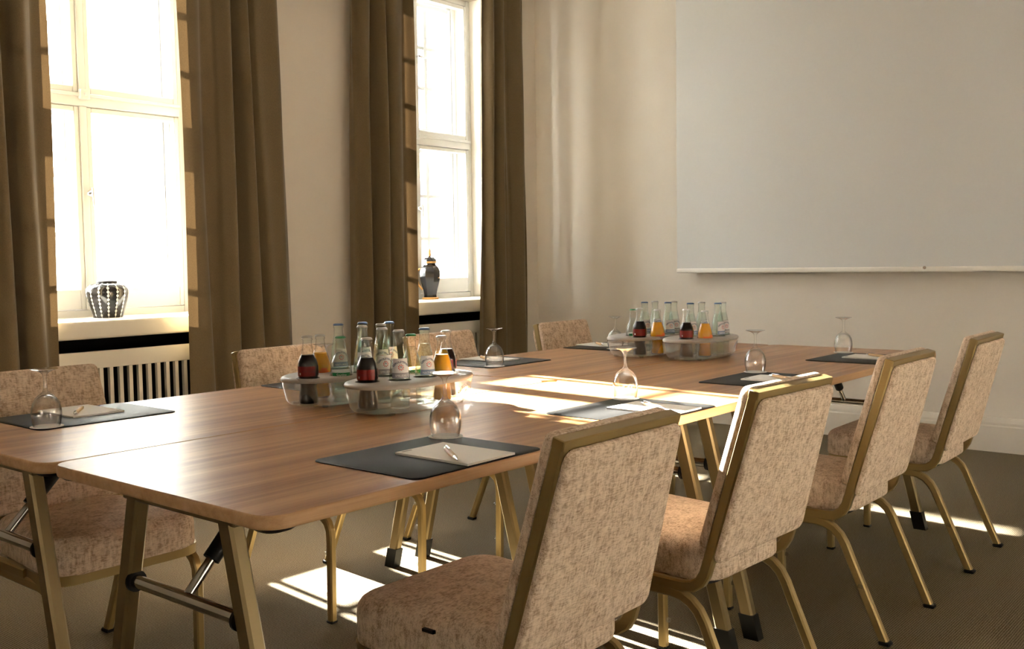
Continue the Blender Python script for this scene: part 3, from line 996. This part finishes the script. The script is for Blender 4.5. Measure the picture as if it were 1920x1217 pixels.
for i in range(8):
    o = pad0 if i == 0 else copy_tree(pad0)
    flip = i >= 4
    o.location = (pads[i][0] + 0.1925, pads[i][1] + 0.155, ZT + 0.0002)
    tag(o, 'black leather desk pad at ' + seats[i], 'desk pad', 'desk pads on the tables')
    o = note0 if i == 0 else copy_tree(note0)
    o.location = (notes[i][0] + 0.073, notes[i][1] + 0.104, ZT + 0.0028)
    o.rotation_euler = (0, 0, PI if flip else 0)
    tag(o, 'cream paper notepad at ' + seats[i], 'notepad', 'notepads on the desk pads')
    o = pen0 if i == 0 else copy_tree(pen0)
    (ax, ay), (bx, by) = pens[i]
    o.location = ((ax + bx) / 2, (ay + by) / 2, ZT + 0.0075)
    o.rotation_euler = (0, 0, math.atan2(ay - by, ax - bx))
    tag(o, 'bamboo ballpoint pen with silver tip at ' + seats[i], 'pen', 'pens on the notepads')
    o = coas0 if i == 0 else copy_tree(coas0)
    gx, gy = glasses[i]
    o.location = (gx, gy, ZT + 0.0028)
    tag(o, 'round white paper coaster under the glass at ' + seats[i], 'coaster', 'paper coasters under the glasses')
    o = glass0 if i == 0 else copy_tree(glass0)
    o.location = (gx, gy, ZT + 0.0042)
    tag(o, 'clear wine glass standing upside down at ' + seats[i], 'wine glass', 'upturned wine glasses')

# ------------------------------------------------------------------ bottles
def prof_r(prof, z):
    for (r0, z0), (r1, z1) in zip(prof, prof[1:]):
        if z1 > z0 and z0 <= z <= z1:
            return r0 + (r1 - r0) * (z - z0) / (z1 - z0)
    return prof[-1][0]

def smooth_prof(pts, n=4):
    # Catmull-Rom through the points
    out = []
    for i in range(len(pts) - 1):
        p0 = pts[max(i - 1, 0)]; p1 = pts[i]; p2 = pts[i + 1]; p3 = pts[min(i + 2, len(pts) - 1)]
        for k in range(n):
            t = k / n
            out.append(tuple(0.5 * ((2 * p1[c]) + (-p0[c] + p2[c]) * t + (2 * p0[c] - 5 * p1[c] + 4 * p2[c] - p3[c]) * t * t + (-p0[c] + 3 * p1[c] - 3 * p2[c] + p3[c]) * t ** 3) for c in (0, 1)))
    out.append(pts[-1])
    return out

def wrap(name, me, prof, zc, off, material, parent, a0=0.0):
    for v in me.vertices:
        x, y = v.co.x, v.co.y
        z = zc + y
        r = prof_r(prof, z) + off
        a = a0 + x / max(r, 0.004)
        v.co = (r * math.cos(a), r * math.sin(a), z)
    me.materials.clear()
    return link(name, me, material, parent)

def label_patch(name, prof, z0, z1, half, material, parent, off=0.0006, a0=0.0, n=20, nz=4):
    bm = bmesh.new()
    V = [[bm.verts.new(((prof_r(prof, z0 + (z1 - z0) * j / nz) + off) * math.cos(a0 - half + 2 * half * i / n),
                        (prof_r(prof, z0 + (z1 - z0) * j / nz) + off) * math.sin(a0 - half + 2 * half * i / n), z0 + (z1 - z0) * j / nz)) for i in range(n + 1)] for j in range(nz + 1)]
    for j in range(nz):
        for i in range(n):
            bm.faces.new((V[j][i], V[j][i + 1], V[j + 1][i + 1], V[j + 1][i]))
    return from_bm(name, bm, material, parent, fix=False)

def sun_bm(R):
    bm = bmesh.new()
    for k in range(9):
        a = 2 * PI * k / 9
        c, s = math.cos(a), math.sin(a)
        def p(r, t):
            return bm.verts.new((r * c - t * s, r * s + t * c, 0))
        bm.faces.new((p(R * 0.50, 0), p(R * 0.78, -R * 0.19), p(R * 1.0, 0), p(R * 0.78, R * 0.19)))
    return bm
def to_mesh(nm, bm):
    me = bpy.data.meshes.new(nm)
    bm.to_mesh(me); bm.free()
    return me
def swirl_mesh(R):
    bm = bmesh.new()
    V = []
    for k in range(9):
        a = -0.6 + 3.9 * k / 8
        V.append((bm.verts.new((R * 0.20 * math.cos(a), R * 0.20 * math.sin(a), 0)), bm.verts.new((R * 0.36 * math.cos(a), R * 0.36 * math.sin(a), 0))))
    for a, b in zip(V, V[1:]):
        bm.faces.new((a[0], a[1], b[1], b[0]))
    return to_mesh('swirl', bm)
def arched_text(txt, size, R, bold=0.0):
    me = text_mesh(txt, size, bold=bold)
    for v in me.vertices:
        a = v.co.x / R
        rr = R + v.co.y
        v.co = (rr * math.sin(a), rr * math.cos(a) - R, 0)
    return me

def crown(t, zt, material):
    # crimped cap
    bm = bmesh.new()
    n = 42
    rings = []
    for z, r, cr in ((zt - 0.0055, 0.0158, 0.0009), (zt - 0.003, 0.0150, 0.0004), (zt - 0.0008, 0.0140, 0.0), (zt, 0.0122, 0.0)):
        rings.append([((r + (cr if i % 2 else -cr)) * math.cos(2 * PI * i / n), (r + (cr if i % 2 else -cr)) * math.sin(2 * PI * i / n), z) for i in range(n)])
    bm_loft(bm, rings)
    return from_bm('crown_cap', bm, material, t, True)

def body(t, prof, glass):
    bm = bmesh.new()
    bm_lathe(bm, [(0, prof[0][1])] + prof, 24)
    return from_bm('bottle_body', bm, glass, t, True)

def liquid(t, prof, z0, z1, material):
    pts = [(max(r - 0.0022, 0.003), z) for r, z in prof if z0 < z < z1]
    bm = bmesh.new()
    bm_lathe(bm, [(0, z0)] + [(max(prof_r(prof, z0) - 0.003, 0.003), z0)] + pts + [(prof_r(prof, z1) - 0.0022, z1), (0, z1)], 24)
    return from_bm('liquid', bm, material, t, True)

def make_cola():
    t = empty('cola_bottle')
    P = smooth_prof([(0.0240, 0.0), (0.0275, 0.004), (0.0272, 0.022), (0.0238, 0.045), (0.0242, 0.058), (0.0282, 0.080), (0.0284, 0.112), (0.0262, 0.124), (0.0190, 0.142), (0.0150, 0.158), (0.0130, 0.172), (0.0128, 0.182), (0.0145, 0.1835), (0.0145, 0.188), (0.0130, 0.189), (0.0130, 0.1945)], 3)
    body(t, P, 'bottle_glass')
    liquid(t, P, 0.005, 0.142, 'cola')
    lb = label_patch('label', P, 0.083, 0.111, 1.05, 'label_red', t)
    label_patch('label', P, 0.083, 0.111, 0.62, 'label_red', t, a0=2.2)
    wrap('lettering', text_mesh('Coca-Cola', 0.0125, 0.3), P, 0.094, 0.0011, 'print_dark_red', lb, 0.15)
    label_patch('emblem', P, 0.087, 0.093, 0.08, 'logo_white', lb, 0.0012, -0.55, 4, 2)
    crown(t, 0.1965, 'cap_silver')
    return t
def make_orange():
    t = empty('orange_soda_bottle')
    P = smooth_prof([(0.0230, 0.0), (0.0265, 0.004), (0.0265, 0.020), (0.0235, 0.040), (0.0245, 0.055), (0.0302, 0.078), (0.0305, 0.092), (0.0270, 0.112), (0.0205, 0.132), (0.0160, 0.148), (0.0136, 0.164), (0.0128, 0.174), (0.0145, 0.1755), (0.0145, 0.180), (0.0130, 0.181), (0.0130, 0.186)], 3)
    body(t, P, 'bottle_glass')
    liquid(t, P, 0.005, 0.134, 'orange_soda')
    lb = label_patch('label', P, 0.072, 0.083, 0.85, 'label_orange', t)
    label_patch('label', P, 0.083, 0.090, 0.32, 'label_orange', lb, a0=0.35)
    crown(t, 0.188, 'cap_silver')
    return t
def make_lemon():
    t = empty('lemonade_bottle')
    P = smooth_prof([(0.0230, 0.0), (0.0265, 0.004), (0.0265, 0.020), (0.0235, 0.040), (0.0245, 0.055), (0.0305, 0.078), (0.0302, 0.098), (0.0255, 0.118), (0.0185, 0.134), (0.0158, 0.146), (0.0150, 0.165), (0.0132, 0.174), (0.0145, 0.1755), (0.0145, 0.180), (0.0130, 0.181), (0.0130, 0.187)], 3)
    body(t, P, 'bottle_glass')
    liquid(t, P, 0.005, 0.152, 'water')
    lb = label_patch('label', P, 0.072, 0.086, 0.9, 'label_green', t)
    wrap('lettering', text_mesh('Sprite', 0.013, 0.2), P, 0.075, 0.0011, 'logo_white', lb, 0.0)
    crown(t, 0.189, 'cap_green')
    return t
def make_water(kind):
    t = empty('water_bottle')
    P = smooth_prof([(0.0235, 0.0), (0.0262, 0.004), (0.0266, 0.030), (0.0276, 0.060), (0.0286, 0.072), (0.0284, 0.085), (0.0258, 0.112), (0.0222, 0.140), (0.0178, 0.162), (0.0150, 0.176), (0.0140, 0.190), (0.0138, 0.201), (0.0152, 0.2025), (0.0152, 0.207), (0.0135, 0.208), (0.0132, 0.213)], 3)
    body(t, P, 'green_glass')
    liquid(t, P, 0.006, 0.170, 'water')
    lb = label_patch('label', P, 0.098, 0.137, 0.95, 'label_white', t)
    lo = label_patch('label', P, 0.084, 0.0985, 0.95, 'label_blue' if kind == 'blue' else 'label_grey', t)
    z = 0.113
    me = to_mesh('emblem', sun_bm(0.0088))
    wrap('emblem', me, P, z, 0.0011, 'logo_red', lb)
    wrap('emblem', swirl_mesh(0.0088), P, z, 0.0012, 'logo_blue', lb)
    wrap('lettering', arched_text('GEROLSTEINER', 0.0072, 0.024, 0.0002), P, z + 0.0125, 0.0011, 'logo_blue', lb)
    wrap('lettering', text_mesh('NATURELL' if kind == 'blue' else 'SPRUDEL', 0.0085), P, 0.0875, 0.0011, 'logo_white', lo)
    crown(t, 0.2145, 'cap_blue' if kind == 'blue' else 'cap_grey')
    return t

PROTO = {'cola': make_cola(), 'orange': make_orange(), 'lemon': make_lemon(), 'blue': make_water('blue'), 'grey': make_water('grey')}
USED = set()
KIND = {'cola': ('cola bottle with red label', 'small'), 'orange': ('orange soda bottle', 'small'), 'lemon': ('clear lemonade bottle with green cap', 'small'),
        'blue': ('clear water bottle with blue cap', 'tall'), 'grey': ('clear water bottle with silver cap', 'tall')}
BOTTLE_CAT = 'bottle'

def put_bottle(kind, x, y, rz, label):
    p = PROTO[kind]
    if kind in USED:
        o = copy_tree(p)
    else:
        USED.add(kind); o = p
    o.location = (x, y, ZT + 0.0095)
    o.rotation_euler = (0, 0, math.radians(rz))
    tag(o, label, BOTTLE_CAT, 'bottles standing in the caddies')

# ------------------------------------------------------------------ bottle caddies
def caddy_outline(a, b, n=56, e=2.35):
    pts = []
    for k in range(n):
        t = 2 * PI * k / n
        c, s = math.cos(t), math.sin(t)
        pts.append((a * math.copysign(abs(c) ** (2 / e), c), b * math.copysign(abs(s) ** (2 / e), s)))
    return pts

def make_caddy(loc, rot, holes, label, logo_t=None, a=0.219, b=0.126):
    t = empty('bottle_caddy', loc, rot)
    tag(t, label, 'bottle caddy', 'clear bottle caddies with grey tops')
    h = 0.0860
    def ring(ins, z):
        return [(x, y, z) for x, y in caddy_outline(a - ins, b - ins)]
    bm = bmesh.new()
    rings = [ring(0.040, 0.0040), ring(0.028, 0.0046), ring(0.020, 0.009), ring(0.014, 0.018), ring(0.009, 0.040), ring(0.005, 0.062), ring(0.004, 0.0745)]
    R = bm_loft(bm, rings, cap=False)
    bm.faces.new(R[0][::-1])
    tray = from_bm('tray', bm, 'tray_plastic', t, True)
    for sx in (-1, 1):
        for sy in (-1, 1):
            lathe_o = lathe('foot', [(0, 0), (0.0075, 0), (0.009, 0.002), (0.009, 0.0065), (0, 0.0065)], 'tray_plastic', tray, 12)
            lathe_o.location = (sx * (a * 0.66), sy * (b * 0.48), 0)
    # top plate with real holes
    ca, sa = math.cos(rot), math.sin(rot)
    loc_h = [((hx - loc[0]) * ca + (hy - loc[1]) * sa, -(hx - loc[0]) * sa + (hy - loc[1]) * ca, r) for hx, hy, r in holes]
    bm = bmesh.new()
    def loop(pts):
        v = [bm.verts.new(p) for p in pts]
        return [bm.edges.new((v[i], v[(i + 1) % len(v)])) for i in range(len(v))], v
    es, top_v = loop(ring(0.010, h))
    hv = []
    for x, y, r in loc_h:
        e2, v2 = loop([(x + r * math.cos(2 * PI * i / 24), y + r * math.sin(2 * PI * i / 24), h) for i in range(24)])
        es += e2; hv.append(v2)
    bmesh.ops.triangle_fill(bm, edges=es, use_beauty=True, use_dissolve=False)
    prev = top_v
    for ins, z in ((0.004, h - 0.002), (0.001, h - 0.0055), (0.0, h - 0.009), (0.0015, h - 0.0135), (0.006, h - 0.0140)):
        cur = [bm.verts.new(p) for p in ring(ins, z)]
        for i in range(len(cur)):
            bm.faces.new((prev[i], prev[(i + 1) % len(cur)], cur[(i + 1) % len(cur)], cur[i]))
        prev = cur
    for v2 in hv:
        low = [bm.verts.new((v.co.x, v.co.y, h - 0.012)) for v in v2]
        for i in range(24):
            bm.faces.new((v2[i], v2[(i + 1) % 24], low[(i + 1) % 24], low[i]))
    plate = from_bm('top_plate', bm, 'caddy_plate', t, True)
    if logo_t is not None:
        # lettering and sun printed on the curved wall of the tray
        dense = caddy_outline(a - 0.0088, b - 0.0088, 720)
        cum = [0.0]
        for i in range(720):
            p, q = dense[i], dense[(i + 1) % 720]
            cum.append(cum[-1] + math.hypot(q[0] - p[0], q[1] - p[1]))
        s0 = cum[int(logo_t / 360 * 720)]
        def pos(x, y):
            s = (s0 + x) % cum[-1]
            lo, hi = 0, 720
            while hi - lo > 1:
                mid = (lo + hi) // 2
                if cum[mid] <= s: lo = mid
                else: hi = mid
            p, q = dense[lo % 720], dense[(lo + 1) % 720]
            nx, ny = q[1] - p[1], -(q[0] - p[0])
            l = math.hypot(nx, ny)
            z = 0.041 + y
            o_ = 0.0020 + 0.20 * (z - 0.041)
            return (p[0] + nx / l * o_, p[1] + ny / l * o_, z)
        for nm, me, mt, dy in (('lettering', arched_text('GEROLSTEINER', 0.0145, 0.062, 0.0004), 'logo_blue', 0.013),
                               ('emblem', to_mesh('emblem', sun_bm(0.0135)), 'logo_red', -0.008), ('emblem', swirl_mesh(0.0135), 'logo_blue', -0.008)):
            for v in me.vertices:
                v.co = pos(v.co.x, v.co.y + dy)
            me.materials.clear()
            link(nm, me, mt, tray)
    return t

BIG, SMALL = 0.0345, 0.0335
ROT = math.radians(4)
sets = [
    ('the near front caddy', (1.012, 0.708), 300, [('cola', 0.863, 0.723), ('grey', 0.940, 0.678), ('blue', 1.036, 0.675), ('orange', 1.105, 0.675), ('grey', 0.980, 0.788), ('lemon', 1.095, 0.790), ('cola', 1.180, 0.728)],
     'clear bottle caddy with grey top and printed logo, front one of the near pair'),
    ('the near back caddy', (1.008, 0.980), None, [('cola', 0.830, 0.935), ('lemon', 0.930, 0.910), ('grey', 1.018, 0.915), ('grey', 1.113, 0.938), ('orange', 0.955, 1.032), ('blue', 1.048, 1.058), ('blue', 1.135, 1.045), ('blue', 1.192, 0.985)],
     'clear bottle caddy with grey top, behind the logo caddy of the near pair'),
    ('the far front caddy', (2.712, 0.735), 300, [('cola', 2.566, 0.720), ('orange', 2.648, 0.682), ('blue', 2.765, 0.686), ('grey', 2.855, 0.712), ('blue', 2.712, 0.785), ('grey', 2.815, 0.790)],
     'clear bottle caddy with grey top, right-hand one of the far pair'),
    ('the far back caddy', (2.700, 1.000), None, [('cola', 2.556, 0.935), ('orange', 2.642, 0.902), ('blue', 2.757, 0.920), ('grey', 2.840, 0.940), ('lemon', 2.620, 1.008), ('blue', 2.742, 1.028), ('grey', 2.830, 1.030)],
     'clear bottle caddy with grey top, left-hand one of the far pair'),
]
ORD = ['first', 'second', 'third', 'fourth', 'fifth']
for nm, c, lt, bots, lab in sets:
    holes = [(x, y, SMALL) for k, x, y in bots]
    make_caddy((c[0], c[1], ZT), ROT, holes, lab, lt)
    tot = {}
    for k, x, y in bots:
        tot[k] = tot.get(k, 0) + 1
    cnt = {}
    order = sorted(range(len(bots)), key=lambda i: 0.643 * bots[i][1] - 0.766 * bots[i][2])
    # count look-alikes from the left as the camera sees them
    idx = {}
    for i in sorted(range(len(bots)), key=lambda i: (0.643 * bots[i][1] - 0.766 * bots[i][2])):
        k = bots[i][0]
        cnt[k] = cnt.get(k, 0) + 1
        idx[i] = cnt[k]
    for i, (k, x, y) in enumerate(bots):
        base, size = KIND[k]
        if tot[k] == 1:
            lab2 = '%s %s in %s' % (size, base, nm)
        elif tot[k] == 2:
            lab2 = '%s %s in %s, %s of its two' % (size, base, nm, 'left' if idx[i] == 1 else 'right')
        else:
            lab2 = '%s %s in %s, %s from the left' % (size, base, nm, ORD[idx[i] - 1])
        put_bottle(k, x, y, 220 + {'cola': -4, 'grey': 26, 'blue': 28, 'orange': 20, 'lemon': 22}[k] + random.uniform(-14, 14), lab2)

# ------------------------------------------------------------------ vases on the sills
def make_jar():
    t = empty('ceramic_jar', (1.835, 3.93, ZS1))
    tag(t, 'squat black ceramic jar with white lace stripes on the window sill', 'vase')
    m = mat('jar_glaze', (0.02, 0.02, 0.02), 0.12)
    tc = N(m, 'ShaderNodeTexCoord')
    sp = N(m, 'ShaderNodeSeparateXYZ'); L(m, tc, 'Object', sp, 0)
    at = N(m, 'ShaderNodeMath', operation='ARCTAN2'); L(m, sp, 'Y', at, 0); L(m, sp, 'X', at, 1)
    nz = N(m, 'ShaderNodeMath', operation='MULTIPLY'); nz.inputs[1].default_value = 14 / (2 * PI); L(m, at, 0, nz, 0)
    fr = N(m, 'ShaderNodeMath', operation='FRACT'); L(m, nz, 0, fr, 0)
    sb = N(m, 'ShaderNodeMath', operation='SUBTRACT'); sb.inputs[1].default_value = 0.5; L(m, fr, 0, sb, 0)
    ab = N(m, 'ShaderNodeMath', operation='ABSOLUTE'); L(m, sb, 0, ab, 0)
    zz = N(m, 'ShaderNodeMath', operation='MULTIPLY'); zz.inputs[1].default_value = 300.0; L(m, sp, 'Z', zz, 0)
    sn = N(m, 'ShaderNodeMath', operation='SINE'); L(m, zz, 0, sn, 0)
    ad = N(m, 'ShaderNodeMath', operation='MULTIPLY_ADD'); ad.inputs[1].default_value = 0.06; L(m, sn, 0, ad, 0); L(m, ab, 0, ad, 2)
    n = N(m, 'ShaderNodeTexNoise', Scale=60.0, Detail=3.0); L(m, tc, 'Object', n, 'Vector')
    ad2 = N(m, 'ShaderNodeMath', operation='MULTIPLY_ADD'); ad2.inputs[1].default_value = 0.14; L(m, n, 'Fac', ad2, 0); L(m, ad, 0, ad2, 2)
    r = ramp(m, [(0.0, (0.55, 0.55, 0.52)), (0.155, (0.012, 0.012, 0.014))], 'CONSTANT'); L(m, ad2, 0, r, 'Fac')
    L(m, r, 'Color', bsdf(m), 'Base Color')
    P = smooth_prof([(0.074, 0.0), (0.078, 0.004), (0.090, 0.045), (0.104, 0.095), (0.111, 0.135), (0.107, 0.162), (0.088, 0.181), (0.060, 0.189), (0.050, 0.192)], 4)
    lathe('jar_body', [(0, 0)] + P, 'jar_glaze', t, 40)
    lathe('rim', [(0.050, 0.190), (0.054, 0.192), (0.055, 0.198), (0.052, 0.201), (0.047, 0.199), (0.046, 0.188)], 'label_black', t, 32)
make_jar()

def make_urn():
    t = empty('lidded_urn', (4.44, 4.005, ZS1), 0.35)
    tag(t, 'black and gold lidded urn with pointed finial on the window sill', 'urn')
    m = mat('urn_glaze', (0.02, 0.02, 0.03), 0.15)
    mp = obj_coords(m, (1, 1, 1))
    v = N(m, 'ShaderNodeTexVoronoi', Scale=17.0); L(m, mp, 'Vector', v, 'Vector')
    n = N(m, 'ShaderNodeTexNoise', Scale=32.0, Detail=4.0); L(m, mp, 'Vector', n, 'Vector')
    a = N(m, 'ShaderNodeMath', operation='MULTIPLY_ADD'); a.inputs[1].default_value = 0.9; L(m, n, 'Fac', a, 0); L(m, v, 'Distance', a, 2)
    r = ramp(m, [(0.0, (0.35, 0.18, 0.06)), (0.46, (0.45, 0.24, 0.085)), (0.56, (0.010, 0.010, 0.014)), (0.86, (0.010, 0.010, 0.012)), (1.0, (0.012, 0.012, 0.016))], 'CONSTANT')
    L(m, a, 0, r, 'Fac'); L(m, r, 'Color', bsdf(m), 'Base Color')
    mat('urn_gold', (0.55, 0.30, 0.10), 0.3)
    def oct_loft(nm, prof, mt, n=8):
        bm = bmesh.new()
        bm_loft(bm, [[(rr * math.cos(2 * PI * i / n), rr * math.sin(2 * PI * i / n), z) for i in range(n)] for rr, z in prof])
        return from_bm(nm, bm, mt, t)
    oct_loft('foot', [(0.064, 0.0), (0.066, 0.003), (0.066, 0.013), (0.060, 0.016)], 'urn_gold')
    P = smooth_prof([(0.052, 0.016), (0.050, 0.035), (0.058, 0.075), (0.074, 0.130), (0.083, 0.180), (0.080, 0.215), (0.066, 0.243), (0.050, 0.258), (0.047, 0.272)], 4)
    oct_loft('urn_body', P, 'urn_glaze')
    oct_loft('collar', [(0.046, 0.272), (0.056, 0.275), (0.056, 0.284), (0.050, 0.287)], 'urn_gold')
    ld = oct_loft('lid', [(0.053, 0.287), (0.053, 0.291), (0.049, 0.302), (0.038, 0.314), (0.020, 0.322), (0.010, 0.325)], 'urn_glaze')
    f = lathe('finial', [(0, 0.324), (0.009, 0.325), (0.011, 0.335), (0.012, 0.345), (0.009, 0.356), (0.010, 0.362), (0.005, 0.374), (0, 0.384)], 'urn_gold', ld, 12)
    for a0 in (2.2,):
        bm = bmesh.new()
        pts = [Vector((0.074 * math.cos(a0), 0.074 * math.sin(a0), 0.232)), Vector((0.100 * math.cos(a0), 0.100 * math.sin(a0), 0.215)),
               Vector((0.104 * math.cos(a0), 0.104 * math.sin(a0), 0.165)), Vector((0.090 * math.cos(a0), 0.090 * math.sin(a0), 0.110)), Vector((0.060 * math.cos(a0), 0.060 * math.sin(a0), 0.075))]
        for p, q in zip(pts, pts[1:]):
            bm_cyl(bm, p, q, 0.0085, 0.0085, 8)
        from_bm('handle', bm, 'urn_gold', t, True)
make_urn()

# ------------------------------------------------------------------ outside the windows
mat('facade', (0.72, 0.69, 0.63), 0.9)
mat('facade_trim', (0.78, 0.76, 0.71), 0.8)
mat('facade_pane', (0.10, 0.11, 0.12), 0.15)
mat('bark', (0.10, 0.085, 0.07), 0.9)
mat('court_ground', (0.40, 0.38, 0.35), 0.9)
tag(box('courtyard_ground', (-60, 80, YO + 0.6, 120, -3.7, -3.5), 'court_ground'), kind='structure')
def make_building():
    t = empty('building', (12.0, 16.0, -3.5))
    tag(t, 'pale courtyard building with barred windows seen through the panes', 'building')
    ox, oy, oz = 12.0, 16.0, -3.5
    xl = 5.090
    box('facade_wall', (xl - ox, 24 - ox, 13.0 - oy, 14.5 - oy, 0, 17.0), 'facade', t)
    box('cornice', (xl - ox - 0.12, 24 - ox, 12.86 - oy, 13.0 - oy, 7.25, 7.5), 'facade_trim', t)
    box('cornice', (xl - ox - 0.12, 24 - ox, 12.9 - oy, 13.0 - oy, 3.6, 3.75), 'facade_trim', t)
    for zi, z in enumerate((0.9, 4.7, 8.6)):
        for x in (6.35, 7.55, 9.7, 11.6, 13.45, 15.3, 17.2):
            w_, hh = 0.52, 1.75
            bm = bmesh.new()
            ring_bm(bm, x - ox - w_, x - ox + w_, z, z + hh, 12.97 - oy, 13.0 - oy, 0.09, bev=0.0)
            bm_box(bm, x - ox - 0.03, x - ox + 0.03, 12.97 - oy, 13.0 - oy, z + 0.09, z + hh - 0.09)
            for q in (1, 2):
                bm_box(bm, x - ox - w_ + 0.09, x - ox + w_ - 0.09, 12.972 - oy, 13.0 - oy, z + hh * q / 3 - 0.02, z + hh * q / 3 + 0.02)
            f = from_bm('window', bm, 'facade_trim', t)
            box('pane', (x - ox - w_ + 0.08, x - ox + w_ - 0.08, 12.985 - oy, 12.998 - oy, z + 0.08, z + hh - 0.08), 'facade_pane', f)
make_building()

def make_tree():
    t = empty('bare_tree', (6.75, 10.4, -3.5))
    tag(t, 'bare winter tree outside the bright left window', 'tree')
    rnd = random.Random(11)
    bm_t, bm_b = bmesh.new(), bmesh.new()
    def grow(bm, p, d_, ln, r, depth):
        q = p + d_ * ln
        bm_cyl(bm, p, q, r, r * 0.68, 7 if depth < 2 else 5, caps=depth > 3)
        if depth >= 5:
            return
        for k in range(2 if depth < 1 else 3):
            nd = (d_ + Vector((rnd.uniform(-0.8, 0.8), rnd.uniform(-0.8, 0.8), rnd.uniform(-0.15, 0.55)))).normalized()
            grow(bm_b, p.lerp(q, rnd.uniform(0.7, 1.0)), nd, ln * rnd.uniform(0.46, 0.66), r * rnd.uniform(0.42, 0.62), depth + 1)
    grow(bm_t, Vector((0, 0, 0)), Vector((0.02, 0, 1)), 4.6, 0.15, 0)
    from_bm('trunk', bm_t, 'bark', t, True)
    from_bm('branches', bm_b, 'bark', t, True)
make_tree()
